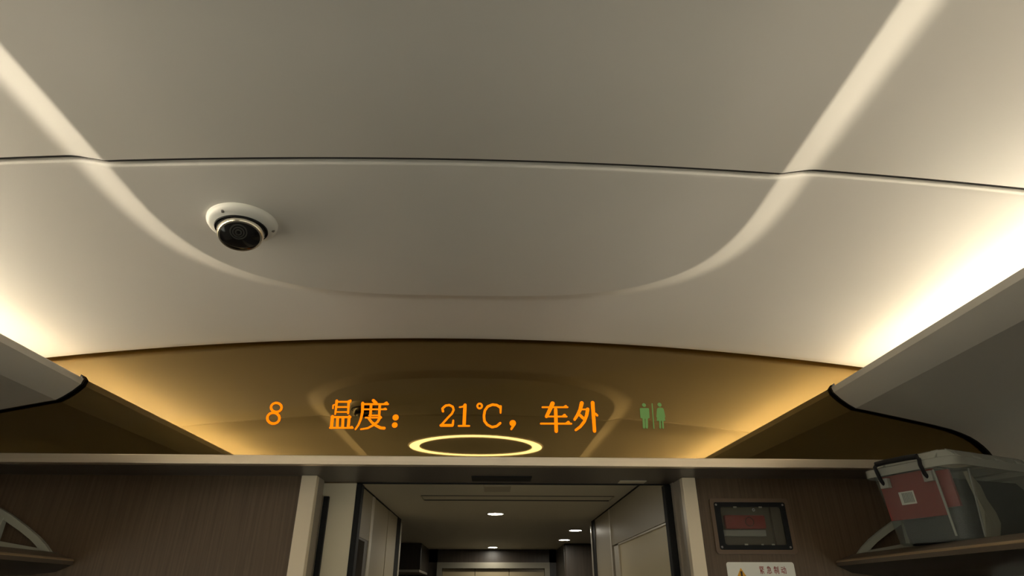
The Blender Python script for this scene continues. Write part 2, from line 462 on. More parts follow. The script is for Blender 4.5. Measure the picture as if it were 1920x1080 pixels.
# ------------------------------------------------------------------ glossy display panel over the door
LEAN = 0.012
ymir = lambda x, z: YW + YAW * x - LEAN * (z - 0.369)
disp = empty('display_panel', 0, YW, 0.369)
tag(disp, 'dark golden glossy panel above the doorway with orange scrolling letters', 'display panel')
bm = bmesh.new()
box(bm, -1.62, 1.62, 0, 0.02, 0.369, 0.79, xf=lambda c: Vector((c.x, c.y + ymir(c.x, c.z), c.z)))
link('panel_sheet', bm, 'mirror', disp)
GLYPHS = {
  '8': [([(-0.5466, 0.5114), (-0.5471, 0.5053), (-0.5506, 0.5005), (-0.5565, 0.4978), (-0.5635, 0.4977), (-0.5704, 0.5003), (-0.5756, 0.5051), (-0.5783, 0.5111), (-0.5778, 0.5171), (-0.5742, 0.522), (-0.5683, 0.5248), (-0.5613, 0.5248), (-0.5544, 0.5222), (-0.5492, 0.5174), (-0.5466, 0.5114)], 0.0071, 0.0071), ([(-0.5473, 0.4789), (-0.5478, 0.4717), (-0.5518, 0.466), (-0.5585, 0.4628), (-0.5665, 0.4627), (-0.5743, 0.4658), (-0.5803, 0.4715), (-0.5834, 0.4786), (-0.5829, 0.4858), (-0.579, 0.4916), (-0.5723, 0.4948), (-0.5642, 0.4949), (-0.5563, 0.4918), (-0.5503, 0.486), (-0.5473, 0.4789)], 0.0075, 0.0075)],
  'wen': [([(-0.3857, 0.5334), (-0.3847, 0.5128), (-0.385, 0.4924)], 0.0083, 0.0053), ([(-0.3853, 0.5304), (-0.3446, 0.5307)], 0.0056, 0.0056), ([(-0.3513, 0.5307), (-0.345, 0.5338)], 0.0027, 0.008), ([(-0.3495, 0.5323), (-0.3469, 0.4954)], 0.0074, 0.0062), ([(-0.3812, 0.5144), (-0.3493, 0.5147)], 0.0051, 0.0051), ([(-0.3806, 0.4992), (-0.3474, 0.4995)], 0.0045, 0.0045), ([(-0.3939, 0.51), (-0.3946, 0.5195), (-0.3895, 0.5216)], 0.0045, 0.0045), ([(-0.3943, 0.4835), (-0.3389, 0.484)], 0.0063, 0.0063), ([(-0.392, 0.4855), (-0.3908, 0.4528)], 0.0095, 0.0095), ([(-0.3764, 0.483), (-0.3739, 0.4536)], 0.0084, 0.0084), ([(-0.3606, 0.4831), (-0.3582, 0.4537)], 0.0084, 0.0084), ([(-0.3425, 0.486), (-0.3417, 0.4532)], 0.0087, 0.0087), ([(-0.3952, 0.4514), (-0.3278, 0.4519)], 0.0052, 0.0052), ([(-0.3365, 0.4532), (-0.3313, 0.4539)], 0.0039, 0.0079)],
  'du': [([(-0.2761, 0.5358), (-0.2673, 0.5282)], 0.0094, 0.0094), ([(-0.309, 0.5241), (-0.2308, 0.5248)], 0.0059, 0.0059), ([(-0.2436, 0.5257), (-0.2358, 0.5285)], 0.004, 0.0088), ([(-0.307, 0.5272), (-0.305, 0.4998), (-0.3072, 0.4782), (-0.3124, 0.4607), (-0.3195, 0.448)], 0.0088, 0.0053), ([(-0.3006, 0.5083), (-0.2346, 0.5089)], 0.0051, 0.0051), ([(-0.2433, 0.5092), (-0.2375, 0.5106)], 0.0048, 0.0067), ([(-0.2812, 0.5205), (-0.2799, 0.4892)], 0.008, 0.0072), ([(-0.2552, 0.5208), (-0.254, 0.4894)], 0.0078, 0.0072), ([(-0.2839, 0.4898), (-0.2521, 0.4901)], 0.0045, 0.0045), ([(-0.2938, 0.483), (-0.2468, 0.4834)], 0.0048, 0.0048), ([(-0.2503, 0.4847), (-0.2568, 0.4705), (-0.2677, 0.4611), (-0.2838, 0.4516), (-0.3037, 0.4481)], 0.0085, 0.0048), ([(-0.2843, 0.481), (-0.2738, 0.469), (-0.261, 0.4598), (-0.2457, 0.4526), (-0.2352, 0.452)], 0.0071, 0.0087)],
  'colon': [([(-0.2047, 0.4844), (-0.2042, 0.4844)], 0.0186, 0.0186), ([(-0.2053, 0.4615), (-0.2048, 0.4615)], 0.0169, 0.0169)],
  '2': [([(-0.0638, 0.5043), (-0.0661, 0.513), (-0.0568, 0.5221), (-0.0455, 0.524), (-0.0352, 0.5188), (-0.0319, 0.5089), (-0.0371, 0.4972), (-0.0479, 0.4856), (-0.0659, 0.464)], 0.0071, 0.0063), ([(-0.0679, 0.4618), (-0.0341, 0.4621)], 0.0084, 0.0084), ([(-0.0328, 0.4642), (-0.0317, 0.4771)], 0.0073, 0.0056)],
  '1': [([(-0.0144, 0.5178), (-0.0052, 0.5191), (0.0018, 0.5245)], 0.0049, 0.0057), ([(0.0018, 0.5245), (0.0014, 0.4947), (0.0011, 0.4631)], 0.01, 0.01), ([(-0.015, 0.4608), (0.0167, 0.4611)], 0.0054, 0.0054)],
  'degC': [([(0.0535, 0.5221), (0.0522, 0.5176), (0.0487, 0.5148), (0.0443, 0.5147), (0.0406, 0.5175), (0.0391, 0.5219), (0.0404, 0.5264), (0.0439, 0.5292), (0.0484, 0.5293), (0.052, 0.5265), (0.0535, 0.5221)], 0.0057, 0.0057), ([(0.1098, 0.5218), (0.11, 0.5014)], 0.0072, 0.0052), ([(0.1081, 0.5189), (0.098, 0.5254), (0.085, 0.5267), (0.0707, 0.5207), (0.0624, 0.5082), (0.0599, 0.4922), (0.0616, 0.4764), (0.0704, 0.465), (0.0846, 0.458), (0.0987, 0.461), (0.1093, 0.4703)], 0.008, 0.0072)],
  'comma': [([(0.1466, 0.4706), (0.1472, 0.4706)], 0.0193, 0.0193), ([(0.1519, 0.4685), (0.1426, 0.4528)], 0.0091, 0.0065)],
  'che': [([(0.2374, 0.5203), (0.3142, 0.521)], 0.0054, 0.0054), ([(0.3027, 0.5215), (0.3088, 0.5234)], 0.0048, 0.0087), ([(0.2686, 0.5323), (0.2628, 0.5193), (0.2563, 0.5058), (0.2488, 0.4917)], 0.0133, 0.0097), ([(0.2464, 0.4917), (0.3106, 0.4922)], 0.005, 0.005), ([(0.298, 0.4934), (0.3041, 0.4958)], 0.0048, 0.0096), ([(0.2776, 0.5133), (0.2774, 0.4865), (0.2772, 0.4476)], 0.0106, 0.0106), ([(0.2315, 0.4699), (0.3234, 0.4706)], 0.0057, 0.0057), ([(0.3067, 0.4711), (0.3146, 0.4741)], 0.0048, 0.0103)],
  'wai': [([(0.3585, 0.5344), (0.3525, 0.514), (0.3439, 0.498), (0.3342, 0.4834)], 0.0122, 0.008), ([(0.3544, 0.5146), (0.375, 0.5148)], 0.0051, 0.0051), ([(0.3756, 0.5154), (0.3715, 0.497), (0.3632, 0.4775), (0.3504, 0.4618), (0.3362, 0.4516)], 0.0109, 0.0073), ([(0.3505, 0.4974), (0.3608, 0.4872)], 0.0089, 0.0089), ([(0.392, 0.5359), (0.3922, 0.4996), (0.3926, 0.449)], 0.0117, 0.0102), ([(0.399, 0.5021), (0.4034, 0.4967)], 0.006, 0.0072)],
}
WC_STROKES = [([(0.5498, 0.5305), (0.5505, 0.5297)], 0.0115, 0.0115), ([(0.5386, 0.5175), (0.5381, 0.4918)], 0.0053, 0.0053), ([(0.562, 0.5177), (0.561, 0.492)], 0.0053, 0.0053), ([(0.5452, 0.4898), (0.5436, 0.4613)], 0.0073, 0.0073), ([(0.5542, 0.4899), (0.5521, 0.4614)], 0.0074, 0.0074), ([(0.5757, 0.5345), (0.5733, 0.4587)], 0.0033, 0.0033), ([(0.5982, 0.5322), (0.5989, 0.5314)], 0.0124, 0.0124), ([(0.5912, 0.5179), (0.587, 0.4943)], 0.0049, 0.0049), ([(0.6073, 0.5181), (0.6099, 0.4945)], 0.0049, 0.0049), ([(0.5944, 0.4841), (0.5929, 0.4605)], 0.0053, 0.0053), ([(0.6026, 0.4842), (0.6015, 0.4605)], 0.0053, 0.0053)]
WC_POLYS = [[(0.5377, 0.5208), (0.5632, 0.521), (0.5589, 0.4879), (0.5406, 0.4878)], [(0.5917, 0.5221), (0.6069, 0.5222), (0.6109, 0.4818), (0.5843, 0.4816)]]
led_fr = lambda x, z: (x, ymir(x, z) - 0.0012, z)
LED_NAMES = {'8': 'orange digit 8 of the coach number', 'wen': 'orange character of the word temperature, cut off at its left', 'du': 'orange second character of the word temperature', 'colon': 'orange colon', '2': 'orange digit 2', '1': 'orange digit 1', 'degC': 'orange degree Celsius symbol', 'comma': 'orange comma', 'che': 'orange character for carriage', 'wai': 'orange character for outside, cut off at its right'}
for key, strokes in GLYPHS.items():
    bm = bmesh.new()
    for pts, w0, w1 in strokes:
        stroke(bm, pts, w0, w1, led_fr)
    o = link('led_character', bm, 'led', disp)
    o['label'] = LED_NAMES[key]
bm = bmesh.new()
for pts, w0, w1 in WC_STROKES:
    stroke(bm, pts, w0, w1, led_fr)
for poly in WC_POLYS:
    bm.faces.new([bm.verts.new(led_fr(*p)) for p in poly])
tag(link('toilet_pictogram', bm, 'wc', disp), 'dim green man and woman pictogram')

# ------------------------------------------------------------------ header trim and soffit
skew = lambda c: Vector((c.x, c.y + YAW * c.x, c.z))
tr = bbox('trim_3', 'alu', None, -1.6, 1.6, YW - 0.014, YW + 0.012, 0.3432, 0.3688, bev=0.0015, xf=skew)
tag(tr, 'champagne metal strip running across above the doorway', None, None, 'structure')
sf = empty('trim_4', 0, 1.95, 0.3432)
tag(sf, 'dark brown soffit between the metal strip and the doorway', None, None, 'structure')
bbox('soffit_board', 'soffit', sf, -1.6, 1.6, YW + 0.012, 2.085, 0.3432, 0.3680, xf=None)
bbox('slot', 'black', sf, 0.022, 0.212, 1.955, 2.035, 0.3405, 0.3440, bev=0.001)
bbox('pale_label', 'edge', sf, 0.503, 0.590, 2.022, 2.066, 0.3415, 0.3436)
bbox('header_edge', 'black', sf, -0.36, 0.69, 2.085, 2.095, 0.3400, 0.3700)

# ------------------------------------------------------------------ end wall: wood panels
WY = 1.97
we = empty('wall_end', 0, WY, -H)
tag(we, 'dark brown wood laminate end wall either side of the doorway', None, None, 'structure')
bbox('wood_panel', 'wood', we, -1.60, -0.5045, WY, WY + 0.06, -H, 0.3432)
hx0, hx1, hz0, hz1 = 0.781, 1.002, 0.135, 0.2675          # recess for the brake box
bm = bmesh.new()
gx = [0.7285, hx0, hx1, 1.60]
gz = [-H, hz0, hz1, 0.3432]
grid = [[bm.verts.new((x, WY, z)) for z in gz] for x in gx]
for i in range(3):
    for j in range(3):
        if (i, j) != (1, 1):
            bm.faces.new((grid[i][j], grid[i + 1][j], grid[i + 1][j + 1], grid[i][j + 1]))
rb = [bm.verts.new((x, WY + 0.05, z)) for x, z in ((hx0, hz0), (hx1, hz0), (hx1, hz1), (hx0, hz1))]
rf = [grid[1][1], grid[2][1], grid[2][2], grid[1][2]]
for i in range(4):
    bm.faces.new((rf[i], rf[(i + 1) % 4], rb[(i + 1) % 4], rb[i]))
bm.faces.new(rb)
link('wood_panel', bm, 'wood', we)

# ------------------------------------------------------------------ doorway
d1 = empty('door_1', 0.11, 2.0, -H)
tag(d1, 'doorway with champagne jambs and an open sliding leaf', None, None, 'structure')
for sg, x0, x1 in ((-1, -0.5045, -0.457), (1, 0.6865, 0.7285)):
    j = bbox('jamb', 'jamb', d1, x0, x1, 1.955, 1.985, -H, 0.3428, bev=0.002)
    xi0, xi1 = ((x0 + 0.02, x1 - 0.0005) if sg < 0 else (x0 + 0.0005, x1 - 0.02))
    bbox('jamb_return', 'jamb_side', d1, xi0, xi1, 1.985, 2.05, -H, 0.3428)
bbox('pocket_slot', 'black', d1, -0.4565, -0.4405, 2.064, 2.078, -H, 0.2965)
lf = bbox('door_leaf', 'beige', d1, -0.60, -0.358, 2.080, 2.115, -H, 0.3395)
bbox('rubber_seal', 'black', lf, -0.358, -0.340, 2.076, 2.119, -H, 0.3395, bev=0.003)
bbox('rubber_seal', 'black', d1, 0.660, 0.6815, 2.072, 2.110, -H, 0.3395, bev=0.003)
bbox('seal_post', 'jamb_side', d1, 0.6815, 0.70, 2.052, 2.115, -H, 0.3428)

# ------------------------------------------------------------------ vestibule beyond the door
HC = 0.40
vc = empty('ceiling', 0.1, 4.0, HC)
tag(vc, 'dim olive vestibule ceiling seen through the doorway', None, None, 'structure')
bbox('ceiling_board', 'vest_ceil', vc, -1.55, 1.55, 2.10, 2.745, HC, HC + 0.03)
bbox('ceiling_board', 'vest_ceil', vc, -1.55, 1.55, 2.897, 6.05, HC, HC + 0.03)
bbox('air_slot_board', 'vest_ceil', vc, -0.22, 0.62, 2.762, 2.880, HC + 0.0015, HC + 0.03)
bbox('ceiling_board', 'vest_ceil', vc, -1.55, -0.225, 2.745, 2.897, HC, HC + 0.03)
bbox('ceiling_board', 'vest_ceil', vc, 0.625, 1.55, 2.745, 2.897, HC, HC + 0.03)
for y in (2.752, 2.889):
    bbox('air_slot', 'dark', vc, -0.22, 0.62, y - 0.009, y + 0.009, HC - 0.0008, HC + 0.004)
bbox('hatch', 'vest_wall', vc, 0.055, 0.162, 2.50, 2.63, HC - 0.002, HC + 0.004)
bbox('roof_backing', 'black', vc, -1.55, 1.55, 2.10, 6.05, HC + 0.032, HC + 0.05)

wl = empty('wall_passage_left', -0.43, 3.0, -H)
tag(wl, 'olive grey panelled left wall of the vestibule', None, None, 'structure')
XL = -0.426
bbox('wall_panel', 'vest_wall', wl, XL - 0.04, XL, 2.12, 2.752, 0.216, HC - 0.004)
bbox('lintel', 'brown_edge', wl, XL - 0.05, XL - 0.002, 2.47, 2.672, 0.208, 0.216)
bbox('niche', 'black', wl, XL - 0.12, XL - 0.05, 2.12, 2.70, -H, 0.216)
bbox('niche_side', 'soffit', wl, XL - 0.05, XL - 0.002, 2.672, 2.742, -H, 0.216)
bbox('pale_strip', 'edge', wl, XL - 0.04, XL + 0.004, 2.742, 2.790, -H, HC - 0.006, bev=0.002)
bbox('wall_panel', 'vest_wall', wl, XL - 0.04, XL - 0.001, 2.790, 3.20, -H, HC - 0.004)
bbox('wall_panel', 'vest_wall', wl, XL - 0.04, XL + 0.001, 3.204, 3.50, -H, HC - 0.004)
bbox('corner_seal', 'black', wl, XL - 0.04, XL + 0.002, 3.50, 3.64, -H, HC - 0.004)
bbox('corner_strip', 'edge', wl, XL - 0.04, XL + 0.006, 3.64, 3.675, -H, HC - 0.018, bev=0.002)
bbox('joint', 'black', wl, XL - 0.04, XL + 0.003, 2.12, 3.64, HC - 0.005, HC)
bbox('cross_wall', 'dark_wood2', wl, -1.5, XL - 0.04, 3.60, 3.64, -H, HC)
bbox('cross_wall', 'soffit', wl, -1.5, -0.61, 2.09, 2.13, -H, HC)
bbox('outer_wall', 'dark_wood2', wl, -1.54, -1.50, 2.09, 6.05, -H, HC)

wr = empty('wall_passage_right', 0.67, 3.0, -H)
tag(wr, 'olive grey right wall of the vestibule with a pale door panel', None, None, 'structure')
XR = 0.664
LPZ = 0.2285
bbox('wall_panel', 'vest_wall', wr, XR, XR + 0.04, 2.125, 3.12, LPZ, HC - 0.004)
bbox('pale_panel', 'vest_light', wr, XR + 0.012, XR + 0.04, 2.125, 2.99, -H, LPZ)
bbox('panel_frame', 'edge', wr, XR + 0.004, XR + 0.04, 2.99, 3.095, -H, LPZ - 0.006, bev=0.001)
bbox('panel_frame', 'edge', wr, XR + 0.004, XR + 0.04, 2.125, 2.99, LPZ - 0.007, LPZ, bev=0.001)
bbox('pale_strip', 'edge', wr, XR - 0.002, XR + 0.04, 3.12, 3.150, -H, HC - 0.006)
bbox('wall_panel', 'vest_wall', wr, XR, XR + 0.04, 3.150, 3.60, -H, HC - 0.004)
bbox('corner_seal', 'black', wr, XR - 0.002, XR + 0.04, 3.60, 3.71, -H, HC - 0.004)
bbox('corner_strip', 'edge', wr, XR - 0.006, XR + 0.04, 3.71, 3.745, -H, HC - 0.02, bev=0.002)
bbox('joint', 'black', wr, XR - 0.003, XR + 0.04, 2.13, 3.71, HC - 0.005, HC)
bbox('cross_wall', 'dark_wood2', wr, XR + 0.04, 1.5, 3.68, 3.72, -H, HC)
bbox('cross_wall', 'soffit', wr, XR + 0.09, 1.5, 2.09, 2.13, -H, HC)
bbox('outer_wall', 'dark_wood2', wr, 1.50, 1.54, 2.09, 6.05, -H, HC)

# far end: dark portal with a second door
wp = empty('wall_passage_end', 0.1, 5.9, -H)
tag(wp, 'dark portal wall at the far end of the vestibule', None, None, 'structure')
bbox('header', 'dark_wood2', wp, -0.47, 0.665, 5.92, 6.0, 0.292, HC)
bbox('portal_column', 'dark_wood2', wp, 0.665, 1.5, 5.24, 6.0, -H, HC, bev=0.012)
bbox('portal_side', 'dark_wood2', wp, -1.5, -0.395, 5.92, 6.0, -H, HC)
bbox('portal_side', 'dark_wood2', wp, 0.604, 0.665, 5.92, 6.0, -H, HC)
cab = empty('wall_cabinet', -0.9, 5.5, 0.19)
tag(cab, 'dark wood overhead cabinet at the far left of the vestibule', 'cabinet')
bbox('cabinet_body', 'dark_wood2', cab, -1.49, -0.472, 5.24, 5.915, 0.207, HC, bev=0.006)
bbox('bottom_rail', 'edge', cab, -1.48, -0.478, 5.245, 5.91, 0.190, 0.207)
d2 = empty('door_2', 0.1, 5.92, -H)
tag(d2, 'far beige door framed in grey metal at the end of the vestibule', None, None, 'structure')
for a in ((-0.395, 0.604, 0.244, 0.292), (-0.395, -0.350, -H, 0.244), (0.560, 0.604, -H, 0.244)):
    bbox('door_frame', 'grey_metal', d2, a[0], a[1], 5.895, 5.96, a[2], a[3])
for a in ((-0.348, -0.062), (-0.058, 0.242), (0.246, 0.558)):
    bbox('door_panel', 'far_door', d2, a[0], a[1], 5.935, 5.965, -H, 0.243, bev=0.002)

bbox('gap_blocker', 'black', d2, -1.55, 1.55, 6.01, 6.06, -H, HC + 0.05)  # unseen black sheet, added to keep world light out of the door gaps

# downlights
for (x, y, lab) in ((0.105, 3.363, 'round vestibule downlight nearest the doorway'),
                    (0.631, 4.203, 'round downlight nearest the right vestibule wall'),
                    (0.634, 4.913, 'round downlight just in front of the dark right column'),
                    (0.096, 5.666, 'farthest round downlight, above the beige door')):
    e = empty('downlight', x, y, HC)
    tag(e, lab, 'downlight', 'vestibule downlights')
    bm = bmesh.new()
    lathe(bm, [(0.038, -0.0015), (0.042, -0.004), (0.048, -0.0035), (0.050, 0.0005)], 32, lambda a, b, h, x=x, y=y: (x + a, y + b, HC + h))
    link('bezel', bm, 'edge', e, True)
    bm = bmesh.new()
    lathe(bm, [(0.0, -0.002), (0.039, -0.002)], 32, lambda a, b, h, x=x, y=y: (x + a, y + b, HC + h))
    link('diffuser', bm, 'down', e)

# ------------------------------------------------------------------ carriage shell: floor, sides, windows, rear wall
fl = bbox('floor', 'floor', None, -1.7, 1.7, YB - 0.1, 6.1, -H - 0.05, -H)
tag(fl, 'grey brown carriage floor', None, None, 'structure')
wb = bbox('wall_rear', 'wood', None, -1.7, 1.7, YB - 0.1, YB, -H, 0.80)
tag(wb, 'brown rear wall behind the camera', None, None, 'structure')
n = 0
for sg, side in ((-1, 'left'), (1, 'right')):
    w = empty('wall_' + side, sg * 1.62, 0, -H)
    tag(w, 'pale grey carriage side wall on the ' + side + ' with windows', None, None, 'structure')
    x0, x1 = sorted((sg * 1.595, sg * 1.655))
    z0, z1 = -0.72, -0.02
    bbox('lower_panel', 'side_wall', w, x0, x1, YB, 2.0, -H, z0)
    bbox('upper_panel', 'side_wall', w, x0, x1, YB, 2.0, z1, 0.3545)
    edges = [YB, -8.2, -6.9, -6.6, -5.3, -5.0, -3.7, -3.4, -2.1, -1.8, -0.5, -0.2, 1.1, 2.0]
    for a, b in zip(edges[0::2], edges[1::2]):
        bbox('pillar', 'side_wall', w, x0, x1, a, b, z0, z1)
    for a, b in zip(edges[1::2], edges[2::2]):
        n += 1
        wi = empty('window_%d' % n, sg * 1.62, (a + b) / 2, z0)
        tag(wi, 'carriage window', None, None, 'structure')
        bm = bmesh.new()
        bmx = [(sg * 1.63, a + 0.004), (sg * 1.63, b - 0.004)]
        box(bm, *sorted((sg * 1.625, sg * 1.633)), a + 0.002, b - 0.002, z0 + 0.002, z1 - 0.002)
        link('pane', bm, 'glass', wi)

# ------------------------------------------------------------------ ring lamp on the ceiling above the camera
RX, RY, RYC, RXC = 0.366, 0.292, 0.205, 0.012
rl = empty('ring_light', 0, RYC, 0.70)
tag(rl, 'oval glowing ring light mirrored low in the dark glossy panel', 'ceiling light')
def oval(name, prof, m):
    bm = bmesh.new()
    n = 96
    rings = []
    for off, dz in prof:
        ring = []
        for i in range(n):
            a = 2 * math.pi * i / n
            x = RXC + (RX + off) * math.cos(a)
            y = RYC + (RY + off) * math.sin(a)
            ring.append(bm.verts.new((x, y, zc(x) - DROP + dz)))
        rings.append(ring)
    for A, B in zip(rings, rings[1:]):
        for i in range(n):
            bm.faces.new((A[i], A[(i + 1) % n], B[(i + 1) % n], B[i]))
    return link(name, bm, m, rl, True)
oval('glowing_ring', [(-0.054, -0.003), (0.0, -0.003)], 'ring')
oval('outer_rim', [(0.0, -0.004), (0.006, -0.004), (0.008, 0.0005)], 'panel')
oval('inner_rim', [(-0.062, 0.0005), (-0.060, -0.004), (-0.054, -0.004)], 'panel')

# ------------------------------------------------------------------ dome camera
cx, cy = -0.4465, 1.088
nx = 0.1006 * cx                                        # ceiling slope at that spot
axis = Vector((-nx, 0.0, -1.0)).normalized()            # pointing down out of the ceiling
ax = Vector((0, 1, 0)).cross(axis).normalized()
ay = axis.cross(ax).normalized()
c0 = Vector((cx, cy, zc(cx) - DROP))
dfr = lambda a, b, h: tuple(c0 + ax * a + ay * b + axis * h)
dc = empty('dome_camera', cx, cy, zc(cx) - DROP)
tag(dc, 'white dome security camera with dark glass on the ceiling', 'camera')
bm = bmesh.new()
lathe(bm, [(0.0700, -0.002), (0.0700, 0.004), (0.0692, 0.008), (0.066, 0.0125), (0.060, 0.016), (0.052, 0.0185), (0.0505, 0.0175)], 56, dfr)
link('flange', bm, 'white', dc, True)
bm = bmesh.new()
lathe(bm, [(0.0515, 0.013), (0.0525, 0.020), (0.0515, 0.0215), (0.0495, 0.0205)], 56, dfr)
link('gasket_ring', bm, 'black', dc, True)
BR, HB = 0.0475, 0.0175                                   # ball radius, height of its centre below the ceiling
b0 = c0 + axis * HB
tilt = (axis * math.cos(math.radians(17)) + Vector((0.42, -0.9, 0)).normalized() * math.sin(math.radians(17))).normalized()
tx = Vector((1, 0, 0)); tx = (tx - tilt * tx.dot(tilt)).normalized(); ty = tilt.cross(tx)
efr = lambda a, b, h: tuple(b0 + tx * a + ty * b + tilt * h)
sph = lambda r, d: (r * math.sin(math.radians(d)), r * math.cos(math.radians(d)))
bm = bmesh.new()
lathe(bm, [sph(BR, d) for d in (100, 92, 84, 76, 70, 66)], 56, efr)
link('collar', bm, 'collar', dc, True)
bm = bmesh.new()
lathe(bm, [sph(BR, 70), sph(BR + 0.0012, 69), sph(BR + 0.0018, 65), sph(BR + 0.0010, 60), sph(BR - 0.0015, 57.5)], 56, efr)
link('bezel', bm, 'bezel', dc, True)
bm = bmesh.new()
gl = lambda q: 0.0240 + 0.0115 * (1 - q * q)             # shallow dome over the lens
lathe(bm, [(0.0395 * (1 - k / 12), gl(1 - k / 12)) for k in range(13)], 56, efr)
link('dark_dome', bm, 'lens', dc, True)
uu = Vector(CAM_U); uu = (uu - tilt * uu.dot(tilt)).normalized()   # lens sits towards the seat side of the glass
lu, lw = uu.dot(tx) * 0.0185, uu.dot(ty) * 0.0185
for r in (0.0055, 0.0105, 0.0155):
    bm = bmesh.new()
    def lfr(a, b, h):
        q = min(math.hypot(a + lu, b + lw) / 0.0395, 1.0)
        return efr(a + lu, b + lw, gl(q) + h)
    lathe(bm, [(r - 0.0014, 0.0), (r - 0.0012, 0.0004), (r + 0.0012, 0.0004), (r + 0.0014, 0.0)], 40, lfr)
    link('lens_ring', bm, 'lens_ring', dc, True)
for a in (165, 285, 45):
    bm = bmesh.new()
    sx, sy = 0.0618 * math.cos(math.radians(a)), 0.0618 * math.sin(math.radians(a))
    lathe(bm, [(0.0, 0.0165), (0.0026, 0.0165), (0.0036, 0.0155), (0.0038, 0.0125)], 14, lambda p, q, h: dfr(p + sx, q + sy, h))
    link('screw', bm, 'screw', dc, True)

# ------------------------------------------------------------------ emergency brake box
bb = empty('emergency_brake_box', 0.891, WY, 0.12)
tag(bb, 'recessed emergency brake box with a red handle behind a clear cover', 'brake box')
bm = bmesh.new()
frame_loop(bm, round_rect(0.7675, 1.0155, 0.1215, 0.2815, 0.010), round_rect(0.7790, 1.0040, 0.1330, 0.2700, 0.006), WY - 0.006, WY + 0.001)
link('outer_frame', bm, 'brown_frame', bb, True)
bm = bmesh.new()
frame_loop(bm, round_rect(0.7790, 1.0040, 0.1330, 0.2700, 0.006), round_rect(0.7985, 0.9905, 0.1465, 0.2570, 0.008), WY - 0.004, WY + 0.006)
link('black_frame', bm, 'black', bb, True)
bm = bmesh.new()
box(bm, 0.782, 1.001, WY + 0.026, WY + 0.049, 0.136, 0.2665)
link('recess_plate', bm, 'recess', bb)
bm = bmesh.new()
box(bm, 0.797, 0.992, WY + 0.001, WY + 0.003, 0.145, 0.2585, bev=0.0005)
link('clear_cover', bm, 'cover', bb)
bm = bmesh.new()
box(bm, 0.812, 0.940, WY + 0.006, WY + 0.027, 0.1935, 0.2345, bev=0.006)
hd = link('red_handle', bm, 'brake_red', bb, True)
bm = bmesh.new()
frame_loop(bm, [(0.8875 + 0.014 * math.cos(a * math.pi / 12), 0.2140 + 0.014 * math.sin(a * math.pi / 12)) for a in range(24)], [(0.8875 + 0.0115 * math.cos(a * math.pi / 12), 0.2140 + 0.0115 * math.sin(a * math.pi / 12)) for a in range(24)], WY + 0.0042, WY + 0.0075)
link('grip_ring', bm, 'red_sheet', hd, True)
bbox('white_bar', 'sticker', bb, 0.799, 0.935, WY + 0.009, WY + 0.027, 0.1730, 0.1905, bev=0.001)
bbox('inner_rib', 'brown_frame', bb, 0.9635, 0.9665, WY + 0.020, WY + 0.028, 0.137, 0.266)
for x, z in ((0.7865, 0.2625), (0.9965, 0.2625), (0.7865, 0.1405), (0.9965, 0.1405)):
    bm = bmesh.new()
    lathe(bm, [(0.0, 0.0062), (0.0022, 0.0062), (0.0032, 0.005), (0.0034, 0.003)], 14, lambda a, b, h, x=x, z=z: (x + a, WY - h, z + b))
    link('screw', bm, 'screw', bb, True)
for x, z, w in ((0.845, 0.2555, 0.008), (0.925, 0.2555, 0.008), (0.862, 0.148, 0.008), (0.912, 0.148, 0.005), (0.945, 0.148, 0.007)):
    bbox('clip', 'grey_metal', bb, x - w / 1.6, x + w / 1.6, WY - 0.0055, WY - 0.003, z - 0.002, z + 0.002)
bm = bmesh.new()
lathe(bm, [(0.0022, -0.002), (0.0022, 0.002), (0.0048, 0.002), (0.0048, -0.002)], 18, lambda a, b, h: (0.9035 + a, WY - 0.0008 - h, 0.2480 + b))
link('lock_eye', bm, 'screw', bb, True)

# ------------------------------------------------------------------ warning sign under it
sg_ = empty('warning_sign', 0.895, WY, -0.06)
tag(sg_, 'white rounded warning sign with yellow triangle below the brake box', 'sign')
bm = bmesh.new()
prism_y(bm, round_rect(0.7925, 0.9970, -0.060, 0.0993, 0.007), WY - 0.0022, WY + 0.0002)
link('plate', bm, 'sign', sg_)
tx0, tz0 = 0.8338, 0.0835
bm = bmesh.new()
prism_y(bm, [(tx0, tz0), (tx0 - 0.034, tz0 - 0.058), (tx0 + 0.034, tz0 - 0.058)], WY - 0.0028, WY - 0.0022)
tri = link('triangle', bm, 'yellow', sg_)
bm = bmesh.new()
prism_y(bm, [(tx0 - 0.0032, tz0 - 0.009), (tx0 + 0.0032, tz0 - 0.009), (tx0 + 0.0018, tz0 - 0.036), (tx0 - 0.0018, tz0 - 0.036)], WY - 0.0033, WY - 0.0028)
prism_y(bm, [(tx0 + 0.003 * math.cos(a), tz0 - 0.044 + 0.003 * math.sin(a)) for a in [k * math.pi / 6 for k in range(12)]], WY - 0.0033, WY - 0.0028)
link('exclamation_mark', bm, 'black_ink', tri)
